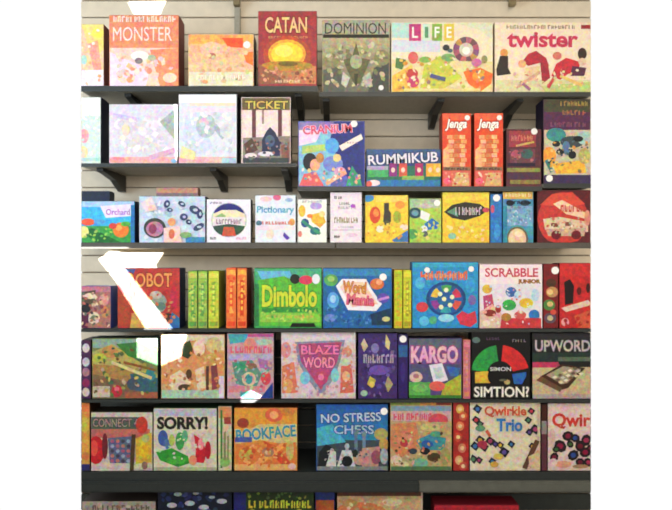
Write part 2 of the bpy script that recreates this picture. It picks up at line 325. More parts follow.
game(13, 543, 590.7, 99, 'tall game box with plum top over yellow and teal art, above the red vehicle box', '#4a2a44', '#1c1428', d, t=.1, stickers=[(549, 178.5, 3.4)])

# =============================================================== ROW 3
def d(a):
    a.R(82, 204, 134, 222, '#40b8e4').R(82, 201, 134, 207, '#a8c8e8').P([(100, 206), (132, 204), (131, 216), (106, 218)], '#e8dcf0').T('Orchard', 106, 209, 130, 215, '#b468c0', None, .02)
    a.R(82, 226, 134, 243, '#3a9c48').P([(82, 232), (92, 228), (120, 242), (96, 243)], '#1c6a30').E(88, 222, 7, 3.5, '#e8583c').E(84, 232, 5, 6, '#e8e088').E(121, 230, 8, 7.5, '#ea8030').E(119, 228, 3, 3, '#f4a858').E(113, 226, 4, 3, '#d84838').E(126, 224, 5, 2.5, '#58b040').E(100, 222, 6, 2.5, '#58a8d8').R(131, 205, 135, 243, '#2c78b8').B(84, 228, 116, 242, 10, ['#58b848', '#98c858', '#2c8040'], 3, 4)
game(3, 81.3, 135, 201, 'small sky blue game box with an orange fruit on green, far left', '#3aaee0', '#0c1c3c', d, t=.09)
def d(a):
    a.B(145, 200, 204, 240, 34, ['#d6dff0', '#b0c0d8', '#e0e4f0', '#a8b8d0', '#c8d4dc'], 5, 5)
    for x, y, rx, ry, r in ((167, 204, 3, 4, 20), (182, 204, 4, 2.5, 30), (195, 210, 6, 4, 30), (184, 217, 4, 3.5, 0), (200, 214, 3, 5, 0), (199, 227, 6, 3, -30), (170, 210, 3, 2, 0), (189, 222, 3, 2.5, 20)):
        a.E(x, y, rx, ry, '#39466e', r).E(x+.5, y, rx*.4, ry*.4, '#c0ccdc')
    a.E(155, 228, 11, 10, '#3c4440').E(155, 229, 8.5, 7.5, '#b88098').E(153, 229, 4, 5, '#984060').P([(141, 203), (152, 197), (158, 210), (146, 212)], '#e8d4d8').E(152, 208, 4, 3, '#f0c8b8').E(172, 222, 4, 4, '#e8a468').E(172, 236, 5, 5, '#e89878').P([(164, 228), (180, 226), (182, 243), (164, 243)], '#ecc8c0').E(172, 234, 3, 5, '#d87050').R(186, 237, 205, 243, '#3c88b8').E(186, 235, 6, 3, '#80a868')
game(3, 139, 205.5, 196, 'pale blue game box scattered with dark navy shapes and a round pink lens', '#c4d0e4', '#1c2848', d, t=.08)
def d(a):
    a.E(229, 220, 18, 17.5, '#c8c4c8').E(229, 220, 16.5, 16.2, '#e6dfc0').E(229, 218, 16.4, 14.5, '#24287a', 0, 24, 20, 160).P([(213, 214), (222, 210), (236, 210), (245, 214), (245, 218), (213, 218)], '#e8dcb8').P([(213, 218), (222, 213), (226, 216), (218, 228)], '#98bc70').R(213, 217, 245, 226, '#e6dce0').E(229, 224, 16.2, 12.5, '#305040', 0, 24, 190, 350).P([(224, 227), (234, 227), (236, 236), (222, 236)], '#c8553c').W(216, 219, 242, 224, 9, '#9c7c8c', 3)
    a.W(210, 237, 217, 239.5, 4, '#303848', 4).W(236, 237, 248, 239.5, 4, '#e4b4bc', 4).W(210, 202, 222, 204, 4, '#8c90a8', 5)
game(3, 206.5, 251, 199, 'white square game box with a round dark and cream emblem, third shelf', '#ece8f2', '#101418', d, t=.07)
def d(a):
    a.T('Pictionary', 257, 206, 294, 215, '#5aa4c8', '#d8ecf4', .02).E(277, 197.5, 4, 3, '#dc6c90').E(266, 199, 6, 2.5, '#ecccc8').E(289, 200, 4, 2, '#9cb4d8').W(262, 221, 294, 224.5, 10, '#dc7462', 4).E(292, 222, 3, 3.5, '#e09858').E(259, 223, 3, 2.5, '#4c6c8c').P([(284, 232), (290, 238), (287, 240), (283, 236)], '#5c38a0').E(270, 234, 4, 5, '#ecdcc8').R(256, 226, 295, 230, '#ecdce6')
game(3, 255, 296, 195, 'white game box with pale blue lettering over a thin red line, third shelf', '#e2e5f0', '#20262c', d, t=.07)
def d(a):
    a.E(302, 211, 3.5, 6, '#e8c040').P([(310, 215), (322, 212), (326, 222), (320, 228), (312, 222)], '#e6b83c').E(305, 223, 4, 4.5, '#2c4c88').E(315, 231, 5, 4, '#28707c').L(302, 221, 320, 234, 3, '#3c9070').E(316, 206, 6, 3.5, '#b8a0dc').E(300, 234, 2, 3, '#e88080').E(310, 216, 3, 2, '#e88840').E(322, 214, 3, 3, '#f0d890').W(302, 200, 322, 203, 7, '#c8c8d0', 4)
game(3, 297.5, 327, 199, 'small white game box with yellow, blue and teal pieces on its front', '#eef1ea', '#4a2060', d, t=.06)
def d(a):
    a.W(334, 196, 342, 199, 4, '#505458', 3).W(339, 202, 350, 205, 5, '#8c8890', 4).W(338, 206, 356, 209, 7, '#b0a0b8', 5).E(353, 206, 2.5, 2, '#b058b8').W(334, 217, 358, 223, 10, '#988868', 6).W(338, 226, 354, 228, 7, '#c8bcc4', 7).R(332, 229.5, 361, 230.5, '#d0c4cc').W(334, 235, 340, 238, 3, '#504850', 8).E(352, 235, 6, 2, '#e4c8dc')
game(3, 330, 362, 192, 'upright pale pink and white game box with only small grey print', '#eae0e8', '#2c1c2c', d, t=.06)
def d(a):
    a.E(368, 198, 6, 4, '#3c88b8').R(376, 196, 407, 202, '#f0d860').E(375, 215, 5.5, 8.5, '#d84c2c').E(376, 213, 3, 4, '#e8883c').P([(384, 203), (389, 203), (389, 210), (391, 213), (391, 222), (383, 222), (384, 212)], '#3c3830').E(387, 223, 3, 2.5, '#504838').E(397, 217, 4, 6, '#a8b038').E(400, 205, 5, 4, '#ec9840').E(380, 229, 4, 3.5, '#eeeac8').P([(392, 240), (408, 230), (408, 242), (394, 242)], '#3a78b8').E(404, 227, 4, 3, '#ecd8c0').B(368, 222, 404, 238, 12, ['#e0a830', '#f0dc70', '#d89838', '#e8c858'], 3, 5)
game(3, 365, 408.5, 195, 'yellow game box with a red oval beside a dark bottle shape', '#ebcb3e', '#8c7a20', d, t=.05)
def d(a):
    a.R(410, 199, 440, 208, '#a8c0a0').E(415, 213, 6.5, 5.5, '#234c54').E(415, 213, 3.5, 3, '#6c98a0').P([(421, 210), (430, 214), (428, 222), (420, 218)], '#e6ece8').P([(424, 224), (432, 218), (439, 223), (437, 229), (428, 230)], '#2870b4').E(424, 229, 3.5, 3.5, '#e8e8e8').E(425, 234, 3, 3, '#58605c').E(412, 234, 6, 5, '#58a058').E(426, 206, 7, 2.5, '#c4b8b8').B(412, 222, 440, 241, 10, ['#c8d058', '#90b848', '#d8d870'], 3, 5)
game(3, 409.2, 441.5, 198.4, 'lime green game box with a blue fish shape and round dark eye', '#aeca52', '#4c6c2c', d, t=.05, stickers=[(437, 203, 3.2)])
def d(a):
    a.R(443, 193, 488, 200, '#ecd048').P([(444, 212), (452, 205), (465, 202), (480, 204), (488, 210), (480, 216), (465, 220.5), (452, 218)], '#2c2c24').P([(447, 212), (456, 207), (458, 217)], '#5c8c70').W(455, 206.5, 482, 215, 8, '#c4b8bc', 4).E(486, 210, 3.5, 2.5, '#c04860').B(446, 222, 486, 240, 20, ['#ecd050', '#f0d898', '#e0c030', '#ecc8a0', '#d8b838'], 3.4, 5).E(452, 236, 4, 3, '#98c8b0')
game(3, 442.2, 489.5, 192, 'yellow game box with a black almond-shaped title, third shelf', '#e8c93a', '#8a7c20', d, t=.05)
def d(a):
    a.R(490.5, 193, 501.5, 243, '#2a74c0').E(497, 232, 3, 8, '#3c98d0').E(492.5, 209, 2, 4, '#c85070')
game(3, 490, 502, 194, 'narrow bright blue game box spine between the yellow and the patterned box', '#2a6cbc', '#184c8c', d, t=.05, stickers=[(496.5, 198, 3.6)])
def d(a):
    a.R(503, 190, 532.5, 199, '#dcb850').W(505, 193, 531, 197, 8, '#ecdca0', 6).E(510, 203, 4, 3, '#1c2838').E(525, 203, 5, 3, '#24384c').R(503, 206, 532.5, 226, '#7aa8c8').B(506, 206, 530, 224, 26, ['#a8c4e0', '#5888b0', '#c8d8e0', '#7890a8', '#88b8c0'], 2.2, 5).E(517, 240, 13.5, 15, '#3c98a8').E(517, 239, 11, 12.5, '#68604c').E(517, 239, 9, 10.5, '#e4c8a0').E(518, 234, 4, 3, '#f0dcb8').R(502.5, 206, 507, 243, '#2c8ca8').W(506, 201, 531, 204, 7, '#101820', 8)
game(3, 502.5, 533.5, 191.5, 'small blue patterned game box with gold top band and beige arch at its foot', '#4c90b8', '#1c4c70', d, t=.07)
def d(a):
    a.E(563, 219, 25.5, 27, '#c43a36').P([(540, 205), (552, 194), (572, 192), (585, 204), (576, 206), (556, 206)], '#d84c3c').P([(553, 204), (562, 200), (588, 214), (586, 219), (566, 214)], '#ecc8a8').W(560, 205, 584, 212, 6, '#c84838', 3)
    a.P([(543, 219), (560, 217), (588, 222), (588, 232), (545, 230)], '#dcc4a4').P([(546, 229), (586, 228), (584, 236), (548, 236)], '#c8a890').E(556, 235, 5, 4.5, '#6c1424').E(576, 235, 5, 4.5, '#6c1c24').R(551, 223, 558, 227, '#7c3c34').R(565, 222, 571, 226, '#905040').B(546, 218, 586, 234, 18, ['#ece0c8', '#c07060', '#e0b890', '#a8b088', '#d8a080'], 2.4, 8).E(587, 218, 3, 8, '#d89078')
game(3, 537, 590.7, 190, 'dark red game box with a big round red vehicle picture', '#5c1c24', '#2c1014', d, t=.1)
# a dark navy block and a pink box standing behind
game(3, 81.3, 110, 191, 'dark navy block showing above the sky blue game box', '#16243c', '#16243c', None, t=.06, yf=.12)
game(3, 156, 198, 187.5, 'dusty pink and orange box edge rising behind the pale blue game box', '#d4a490', '#b88c80', lambda a: (a.R(160, 189, 196, 193, '#d99c78'), a.R(156, 193, 198, 196, '#8c7c80')), t=.06, yf=.11)

# =============================================================== ROW 4
def d(a):
    a.R(81, 286, 111, 292, '#c07888').P([(81, 292), (96, 290), (92, 306), (81, 308)], '#5c4c40').E(90, 296, 6, 3, '#ecd8b8').E(86, 308, 5, 5, '#24282c').E(94, 318, 6, 6, '#e0ccb0').E(94, 318, 3, 3, '#88806c').E(104, 300, 5, 6, '#d89888').E(105, 312, 4, 6, '#c88858').P([(81, 312), (89, 314), (88, 328), (81, 328)], '#5c2840').B(82, 292, 110, 326, 24, ['#d8b090', '#8c4850', '#e8d0b0', '#4c3c48', '#b87060', '#687058'], 3, 9)
game(4, 81.3, 111, 286, 'red, cream and black game box at the left end of the fourth shelf', '#a87468', '#24388c', d, t=.085)
def d(a):
    a.P([(118, 269), (136, 269), (130, 280), (118, 284)], '#47598c').T('ROBOT', 128, 273, 172, 287, '#e69c58', '#8c2820', .02).P([(118, 290), (130, 296), (136, 326), (118, 326)], '#b04830').P([(134, 300), (148, 312), (150, 328), (130, 328)], '#c8a050').E(158, 303, 9, 10, '#8c9888').E(156, 295, 6, 4, '#c0b8a0').E(161, 306, 5, 4, '#5c7c70').E(168, 318, 7, 5, '#4c3428').E(143, 300, 6, 6, '#c86040').P([(172, 312), (180, 318), (180, 328), (168, 328)], '#2c6ca0').E(174, 298, 4, 12, '#c03048').B(122, 286, 176, 322, 20, ['#c84838', '#d87048', '#a83430', '#c88c58'], 3.6, 5)
game(4, 117.5, 180, 268, 'red game box with arched orange title crossed by a white sunbeam', '#bb3c36', '#141c48', d, t=.1)
def spine(row, x0, x1, y0, lab, c, c2, c3, seed, t=.2, group=None, side=None, st=()):
    def d(a):
        yb = ROWS[row][0]
        a.R(x0+1, y0+2, x1-1, y0+7, c3).L((x0+x1)/2, y0+12, (x0+x1)/2, yb-12, (x1-x0)*.36, c2)
        a.B(x0+1, y0+9, x1-1, yb-8, 9, [c, c2, c3], (x1-x0)*.3, seed).R(x0+1.2, yb-7, x1-1.2, yb-2.5, c2)
        k = 5
        for i in range(k):
            yy = y0+14+i*(yb-y0-30)/k; a.R(x0+(x1-x0)*.4, yy, x0+(x1-x0)*.6, yy+(yb-y0-30)/k*.6, c3)
    game(row, x0, x1, y0, lab, c, side or c2, d, t=t, group=group, stickers=st)
G = 'slim game boxes shelved spine outward'
spine(4, 188, 197.5, 271, 'first of three upright lime green box spines, nearest the red sunlit box', '#9cb84c', '#5c9c4c', '#c8cc60', 1, group=G)
spine(4, 198, 207.5, 271, 'middle one of three upright lime green box spines', '#98b84c', '#649c50', '#b8d068', 2, group=G)
spine(4, 208.3, 219, 271, 'yellower last of three upright green box spines, beside the orange pair', '#c6cb3e', '#8cab3c', '#dcdc58', 3, group=G)
spine(4, 226, 236.3, 268, 'orange-red upright box spine next to the lime spines', '#e8763a', '#e84c28', '#f0a850', 4, group=G)
spine(4, 236.9, 247, 268, 'orange-red upright box spine next to the green lime-lettered box', '#ea7c3c', '#d8401c', '#f0b048', 5, group=G, side='#7c1c14')
def d(a):
    a.R(255, 269, 321, 280, '#4ca880').P([(257, 271), (290, 271), (292, 278), (262, 280)], '#68b8dc').P([(258, 280), (284, 276), (300, 284), (321, 282), (321, 326), (258, 326)], '#5cb83c').R(254.5, 284, 259, 326, '#2c7848')
    a.T('Dimbolo', 262, 285, 317, 307, '#cfd838', '#3c8c2c', .035, ow=.04).E(295, 279, 5, 5, '#1c241c').E(306, 280, 7, 4.5, '#d83c58').E(316, 279, 4, 5, '#e8e8f0').R(262, 308, 318, 312, '#34903c').R(260, 313, 320, 322, '#8cc848').W(266, 315, 314, 318, 12, '#c8b850', 4).P([(292, 323), (314, 323), (316, 327), (290, 327)], '#101810').B(262, 308, 318, 321, 16, ['#a0cc50', '#4ca840', '#b8d860', '#78b848'], 2.5, 5)
game(4, 254, 322, 268, 'green game box with big lime lettering and a red and black figure above it', '#3ea452', '#1c5028', d, t=.09)
def d(a):
    a.R(323, 269, 391, 276, '#3484b8').E(331, 280, 7, 6, '#58a858').E(331, 279, 3.5, 3, '#a0c868').E(333, 300, 6, 8, '#58a4e0').E(333, 299, 3, 4, '#a0d0f0').E(330, 318, 6, 4, '#6888c8')
    a.P([(336, 286), (342, 279), (366, 279), (372, 290), (382, 304), (376, 311), (348, 310), (342, 298)], '#f0ecf2').P([(340, 287), (344, 282), (363, 282), (378, 304), (352, 307)], '#f0ccb8').T('Word', 343, 282, 366, 293, '#d89440', '#b85c48', .02, rot=4).T('Mania', 347, 295, 374, 305, '#e06888', '#c84050', .02, rot=4)
    a.E(377, 284, 7, 5.5, '#d8743c').E(379, 282, 3, 3, '#f0a878').E(383, 298, 6, 5, '#5c4cb0').L(378, 300, 389, 297, 2.5, '#c888d0').E(386, 318, 5, 3, '#c8c880').P([(370, 314), (391, 308), (391, 325), (372, 325)], '#123858').B(340, 314, 372, 325, 10, ['#3c80b8', '#5898d0', '#185088'], 3, 5).B(325, 305, 345, 326, 8, ['#285898', '#4888c0'], 3, 6).E(386, 319, 4, 2.5, '#d0cc88')
game(4, 322.7, 392, 268, 'blue game box with a tilted white and pink title sign', '#1f66a6', '#0c2c50', d, t=.09, stickers=[(383, 277, 3.6)])
spine(4, 394, 402.5, 270, 'left one of two yellow-green box spines with orange marks', '#c4cc28', '#d8a030', '#a8c030', 6, group=G)
spine(4, 403, 411.5, 270, 'right one of two yellow-green box spines, touching the blue spinner box', '#c8c82c', '#a89c28', '#e0dc40', 7, group=G)
def d(a):
    a.R(413, 263, 477, 267, '#38a8c8').W(420, 271, 468, 280, 9, '#d8643c', 4).W(424, 273, 464, 278, 8, '#e89868', 6).E(446, 299, 20, 17.5, '#1c4888').E(446, 299, 17, 15, '#23609c')
    r = random.Random(3)
    for i, c in enumerate(['#c83c58', '#48a058', '#e0c040', '#8c3c90', '#30a0a8', '#d85848']): a.arc(446, 299, 9, 15.5, i*60+8, i*60+50, c, 5, .9)
    for x, y in ((446, 290), (452, 297), (444, 299), (450, 305), (441, 307), (440, 294)): a.E(x, y, 2.3, 2.3, '#e6ecc0')
    a.E(422, 307, 6, 5, '#d04048').P([(456, 316), (462, 311), (468, 314), (475, 311), (477, 322), (470, 327), (460, 324)], '#d03850').E(446, 318, 8, 4, '#98d4ec').E(424, 321, 5, 5, '#58c0e8').E(433, 320, 4, 4, '#50a880').E(420, 283, 5, 6, '#50b0e0').E(470, 285, 5, 8, '#38a0d8').E(472, 300, 4, 5, '#7868a8')
game(4, 412, 478.5, 262, 'bright blue game box with a round dark spinner and red corner shapes', '#2a90ca', '#185888', d, t=.09, stickers=[(427, 270, 2.8), (471, 269, 2.8)])
def d(a):
    a.T('SCRABBLE', 485, 268, 538, 277, '#cc4c60', '#f4dce0', .02).T('JUNIOR', 518, 279.5, 540, 284.5, '#b87838', '#5c3820', .02).R(480, 284, 541, 312, '#e4dee6').E(511, 292, 5.5, 5, '#3c6cac').E(487, 289, 5, 4.5, '#dcb048').P([(483, 296), (492, 294), (494, 306), (484, 314)], '#c04870').E(509, 305, 7, 5.5, '#3ca850').E(526, 303, 7, 5, '#e4c438').E(534, 315, 5.5, 5.5, '#2c74b8').R(480, 318, 541, 328, '#c83c40').P([(479.5, 312), (492, 304), (502, 314), (500, 328), (479.5, 328)], '#e0bca8').E(490, 313, 6, 3.5, '#8c2c28').E(498, 309, 3, 4, '#a83430').E(506, 317, 5, 4, '#b87838').E(520, 315, 6, 4, '#d05858').E(518, 295, 4, 4, '#c8d8e8').E(535, 295, 4, 6, '#b8d8e8').B(484, 286, 538, 324, 22, ['#f0e8e8', '#e8a090', '#b8c8e0', '#d8e0c8', '#d87060'], 2.4, 6).E(486, 323, 4, 3, '#ecdcc8')
game(4, 479.2, 542.5, 264, 'white and pink game box with a spaced red title over bright toy figures', '#f0e2e6', '#a87080', d, t=.08)
def d(a):
    for x, y, r, c in ((551, 283, 5, '#4c3020'), (552, 292, 6, '#c88c58'), (550, 292, 3, '#e8c890'), (549, 305, 6, '#508040'), (550, 304, 3, '#d8c080'), (550, 318, 6, '#5c4858'), (550, 318, 3, '#c8b090'), (553, 312, 3, '#d05040')): a.E(x, y, r, r*.9, c)
game(4, 543.2, 558.5, 264, 'dark red narrow box side with a column of little round characters', '#7c1c20', '#4c1014', d, t=.15, stickers=[(555, 270.5, 3.8)])
def d(a):
    a.R(560, 264, 590.5, 276, '#cc3030').P([(564, 282), (570, 279), (574, 286), (573, 303), (565, 305)], '#1c0c10').E(579, 291, 2.5, 4, '#5c1418').E(588, 288, 2, 5, '#3c1014').P([(561, 308), (588, 300), (590.5, 303), (590.5, 305), (566, 312)], '#e0c8b0').P([(574, 316), (590.5, 310), (590.5, 328), (578, 328)], '#d0583c').E(565, 322, 4, 4, '#e8a0a0').B(562, 308, 590, 326, 8, ['#b83028', '#d86858', '#a82420'], 3, 3)
game(4, 559.2, 590.7, 263, 'bright red game box with a black shape and pale stick', '#c42a2c', '#5c1014', d, t=.09)

# =============================================================== ROW 5
def d(a):
    for y, c in ((348, '#d8d0cc'), (362, '#c8c0d0'), (372, '#b07888'), (383, '#8c2c58'), (392, '#d0b8b8')): a.E(86, y, 3.6, 4.5, c)
game(5, 81.3, 91, 340, 'narrow purple box spine with pale spots, left end of the fifth shelf', '#4c2c50', '#241428', d, t=.15)
def d(a):
    a.R(93, 339, 158, 348, '#8ca898').P([(92, 352), (112, 344), (158, 374), (158, 380), (120, 370), (92, 366)], '#b8a85c').P([(116, 344), (138, 342), (158, 352), (158, 366), (128, 356)], '#3f7c3e').P([(93, 364), (120, 366), (150, 380), (130, 384), (93, 376)], '#a88048').P([(93, 374), (130, 382), (150, 398), (93, 398)], '#7c6048').E(110, 352, 8, 6, '#c88c50').E(100, 358, 7, 5, '#bcb848')
    a.R(93, 386, 110, 397, '#c8b8a4').E(117, 391, 5.5, 6, '#c0303c').E(117, 389, 2.5, 2.5, '#e06870').P([(130, 374), (142, 372), (158, 378), (158, 394), (134, 390)], '#38606c').E(133, 384, 6, 6, '#44505c').E(151, 374, 5, 7, '#3c8888').R(125, 392, 158, 398, '#a05c44').B(95, 346, 156, 396, 34, ['#a89850', '#5c7040', '#c8b068', '#705030', '#486848', '#b8a088'], 3.6, 6).L(112, 362, 152, 378, 3, '#d8c888').L(124, 362, 156, 370, 2.5, '#8c5c2c')
game(5, 92, 158, 338, 'olive green game box with tan stripes, a red dot and a white sunlit corner', '#7a8050', '#1c2c28', d, t=.09)
def d(a):
    a.R(162, 335, 224, 350, '#dcccb0').P([(162, 346), (196, 340), (224, 352), (224, 380), (162, 384)], '#d8945c').P([(183, 344), (190, 340), (194, 352), (188, 359), (182, 356)], '#3c4828').E(199, 348, 6, 8, '#ecc8b8').E(214, 345, 8, 8, '#d0bc80').E(212, 360, 8, 6, '#d0a058').E(173, 366, 8, 5, '#dc9c70').P([(170, 376), (180, 370), (188, 376), (190, 392), (172, 392)], '#e0cca8').E(185, 388, 7, 4, '#50402c').E(189, 374, 3, 5, '#5c3828').P([(195, 370), (204, 366), (206, 388), (198, 392)], '#e0ccac').R(206, 366, 209, 392, '#5c3c34').P([(211, 366), (217, 364), (219, 388), (212, 390)], '#8c4048').R(162, 390, 224, 398, '#a8c4a8').R(219, 376, 224, 398, '#d8c8dc').B(164, 350, 222, 390, 34, ['#d88c58', '#e8b888', '#c87848', '#ecd8b8', '#a86848', '#d8a868'], 3.4, 9).E(186, 350, 4, 7, '#34422a')
game(5, 161, 225, 334, 'orange and cream game box with small figures and a white sunlit top corner', '#d6a878', '#3c2c24', d, t=.08)
def d(a):
    a.P([(228, 334), (248, 334), (246, 342), (230, 344)], '#48a8b8').R(248, 334, 273, 337, '#c05890').E(250, 344, 6, 6, '#dc8c7c').W(230, 346, 272, 353, 9, '#e05c78', 6).E(264, 342, 8, 3, '#a8c4b8').R(228, 354, 273, 360, '#b8a8cc').P([(232, 362), (252, 360), (262, 374), (256, 388), (236, 384)], '#609080').E(240, 366, 6, 4, '#38986c').E(252, 366, 5, 3, '#8c6850').E(249, 379, 7, 7, '#d8c0a0').E(249, 379, 4, 5, '#3c9898').E(266, 378, 5, 7, '#d84858').E(266, 368, 5, 4, '#b8c8b0').P([(258, 358), (272, 362), (272, 370), (260, 368)], '#a870a8').R(229, 386, 265, 392, '#d8848c').E(249, 395, 9, 4, '#48a898').P([(262, 396), (273, 382), (273, 398), (260, 398)], '#1c3c8c').B(230, 360, 271, 392, 24, ['#70a890', '#d8a098', '#b8c0a8', '#c05870', '#88b8b8'], 2.6, 7)
game(5, 227, 274, 333, 'teal and pink patterned game box between the orange and the shield title boxes', '#c8a0a8', '#18182c', d, t=.09)
def d(a):
    a.R(282, 332, 355, 342, '#dccfd4').P([(295, 342), (345, 340), (340, 362), (334, 378), (321, 397), (307, 378), (298, 362)], '#8a8ca4').P([(298, 344), (342, 342), (337, 362), (330, 374), (321, 390), (310, 374), (301, 362)], '#b34a7c')
    a.T('BLAZE', 301, 345, 339, 354.5, '#ec7ca8', '#7c3c70', .03).T('WORD', 303, 357, 335, 368, '#f090a8', '#7c3c70', .03).E(321, 378, 7, 7, '#c04870').E(321, 377, 3, 3.5, '#e880a0').E(305, 378, 5, 6.5, '#7cc4dc').E(335, 375, 4, 7, '#84ccd4')
    a.P([(282, 366), (294, 362), (298, 392), (282, 396)], '#d8785c').E(288, 386, 5, 7, '#e0a064').E(286, 350, 5, 8, '#dc8c90').E(292, 368, 3, 6, '#e08060').P([(341, 366), (351, 364), (354, 392), (340, 394)], '#d46c5c').E(346, 376, 4, 5, '#e8b880').E(347, 352, 5, 5, '#d88c78').E(345, 362, 5, 4, '#c0d0b8').R(282, 393, 355, 398, '#d4c4c4').B(283, 344, 300, 392, 14, ['#d88c80', '#c8a8a8', '#e8b898', '#d0b8c0'], 2.8, 7).B(340, 345, 354, 392, 12, ['#e09c88', '#c8b0a8', '#d8c8c0'], 2.6, 7).B(304, 386, 340, 396, 8, ['#c8889c', '#b8a8b8', '#d8b0b8'], 3, 4)
game(5, 281, 356, 332, 'wide pale game box with a magenta shield-shaped title and light blue gems', '#dcc6cc', '#3c2c34', d, t=.09)
def d(a):
    a.B(361, 338, 396, 396, 34, ['#5c4890', '#3c2860', '#7864a0', '#2c2048', '#503c80'], 4, 8).P([(386, 334), (390, 342), (389, 350), (385, 346)], '#d8c488').P([(364, 338), (368, 346), (364, 352), (361, 344)], '#c8b8a0').W(363, 354, 394, 363, 7, '#aaa0b8', 5).E(379, 370, 10, 5, '#6c50a8').P([(370, 376), (376, 380), (372, 388), (367, 384)], '#c8b048').P([(388, 376), (393, 384), (388, 392), (385, 384)], '#b0a070').E(364, 393, 3.5, 3, '#a8c0a8').E(375, 348, 4, 5, '#8878b0').E(372, 384, 2.5, 3, '#e0cc60')
game(5, 358, 397.5, 333, 'dark purple game box with pale starry figures, fifth shelf', '#422c70', '#100c1c', d, t=.05)
def d(a):
    a.R(398.5, 345, 407.5, 357, '#2c5c98').R(399, 358, 407.5, 396, '#2e1a60').E(403, 372, 2.5, 10, '#3c2878')
game(5, 398, 408, 334, 'narrow indigo box side with white sticker and a blue band', '#301c60', '#180c30', d, t=.05, stickers=[(403, 339, 3.6)])
def d(a):
    a.R(409, 339, 461, 348, '#5c6478').R(409, 348, 461, 366, '#6a4c90').T('KARGO', 411, 346, 458, 363, '#e8b8cc', '#a04888', .04, ow=.05).R(409, 364, 461, 382, '#505078').E(416, 377, 6.5, 5.5, '#d8b8ac').E(416, 376, 3, 2.5, '#a87880').P([(429, 365), (442, 363), (448, 380), (434, 384)], '#e8e0ec').P([(433, 368), (441, 367), (444, 377), (436, 379)], '#c0d0d0').P([(446, 366), (460, 368), (458, 376), (450, 376)], '#3c68b0').R(409, 382, 430, 398, '#5cac50').P([(444, 384), (461, 374), (461, 398), (440, 398)], '#b0b03c').E(437, 386, 8, 5, '#dc6058').E(420, 388, 8, 4, '#78bc60').R(409, 395, 461, 398, '#3c7c30')
game(5, 408.7, 462, 338, 'game box with puffy pink title above a tilted white card and green ground', '#554a78', '#201830', d, t=.08)
spine(5, 463, 470.5, 340, 'narrow pink and orange box spine left of the black game box', '#c86c80', '#d88c68', '#d888a0', 9, group='slim game boxes shelved spine outward')
def d(a):
    a.arc(500, 374, 13, 29, 98, 172, '#2b9a45', 10).arc(500, 374, 13, 29, 12, 84, '#d42c30', 10)
    a.P([(475, 372), (488, 371), (494, 383), (475, 383)], '#ddb43c').P([(512, 374), (526, 372), (526, 376), (522, 384), (514, 384)], '#2c62b8').E(500, 376, 12.5, 11, '#0a0a0c').T('SIMON', 490, 367, 511, 371, '#d8d8d8', None, .02).E(507, 382, 3, 2.5, '#b0a468').E(503, 380, 4, 1.2, '#5c5c48')
    a.T('SIMTION?', 474, 386.5, 529, 397, '#f0ece0', '#4c4840', .02).E(476, 340, 4, 3, '#5c7874').W(486, 337, 500, 340, 5, '#503858', 4).W(512, 339, 526, 342, 5, '#8c8080', 3)
game(5, 471.5, 530.5, 332, 'black game box with green, red, yellow and blue segments in a ring', '#0e0e10', '#08080a', d, t=.08)
def d(a):
    a.R(532, 333, 590.5, 339, '#28282c').T('UPWORDS', 535, 340, 596, 351.5, '#c4b8b8', '#4c484c', .02).R(532, 352.5, 590.5, 362, '#233430').R(558, 357, 590.5, 361, '#5c6c58').P([(532, 362), (558, 362), (562, 370), (532, 371)], '#b8405c').R(532, 367, 590.5, 398, '#c8b28c').R(532, 362, 556, 367.5, '#c03c60')
    a.P([(541, 376), (562, 364), (585, 368), (568, 388), (560, 390)], '#42281c').P([(546, 375), (563, 366), (581, 369), (567, 383), (562, 384)], '#a89c7c').P([(536, 380), (541, 376), (562, 388), (560, 392)], '#6c4c34')
    for i in range(5):
        for j in range(3): a.P([(552+i*5+j*3, 377-i*2.2+j*2.6), (555+i*5+j*3, 375.5-i*2.2+j*2.6), (557.5+i*5+j*3, 377-i*2.2+j*2.6), (554.5+i*5+j*3, 378.8-i*2.2+j*2.6)], ['#e8e0c8', '#6c5c44', '#d8ccb0'][(i+j) % 3])
    a.R(532, 394, 590.5, 398.5, '#b09c98')
game(5, 532, 590.7, 333, 'dark topped game box with grey title over a tilted tile board on beige', '#1a1c1c', '#0c1010', d, t=.08)

# =============================================================== ROW 6
def d(a):
    a.R(81, 403, 90, 412, '#d88048').E(85, 425, 4, 8, '#c8b048').E(86, 445, 4, 9, '#d8a048').R(81, 464, 90, 471, '#2c3068').E(86, 456, 4, 4, '#c87848')
game(6, 81.3, 90, 402.2, 'narrow orange and yellow box edge, left end of the sixth shelf', '#c89048', '#402818', d, t=.12)
def d(a):
    a.R(91.5, 417, 143, 430, '#4c5a50').T('CONNECT 4', 93, 418.5, 138, 427, '#a08880', '#2c3830', .02).R(91.5, 429, 150, 438, '#b8685c').E(142, 425, 6, 8.5, '#b83c30').E(96, 450, 9, 14, '#c0242c').E(94, 448, 4, 8, '#e04c44').E(105, 446, 3, 13, '#6c2430')
    a.P([(108, 438), (132, 436), (130, 463), (110, 463)], '#5a6280')
    for i in range(4):
        for j in range(5): a.E(112.5+i*5.4, 441+j*4.9, 1.9, 1.8, ['#a05870', '#98a4b8', '#403c50', '#b87068'][(i*3+j) % 4])
    a.P([(132, 434), (136, 434), (134, 470), (130, 470)], '#4c3c24').P([(136, 438), (152, 432), (152, 462), (136, 464)], '#c8a83c').E(144, 450, 5, 7, '#dcb428').E(146, 438, 4, 4, '#a8b068').R(92, 464, 130, 471, '#c8bcb0').E(142, 466, 8, 3, '#c8c0a0').E(145, 465, 3, 4, '#887058')
game(6, 91, 152.8, 412, 'white game box with a red disc and grey-blue grid of round holes, sixth shelf', '#c8bcac', '#28241c', d, t=.1)
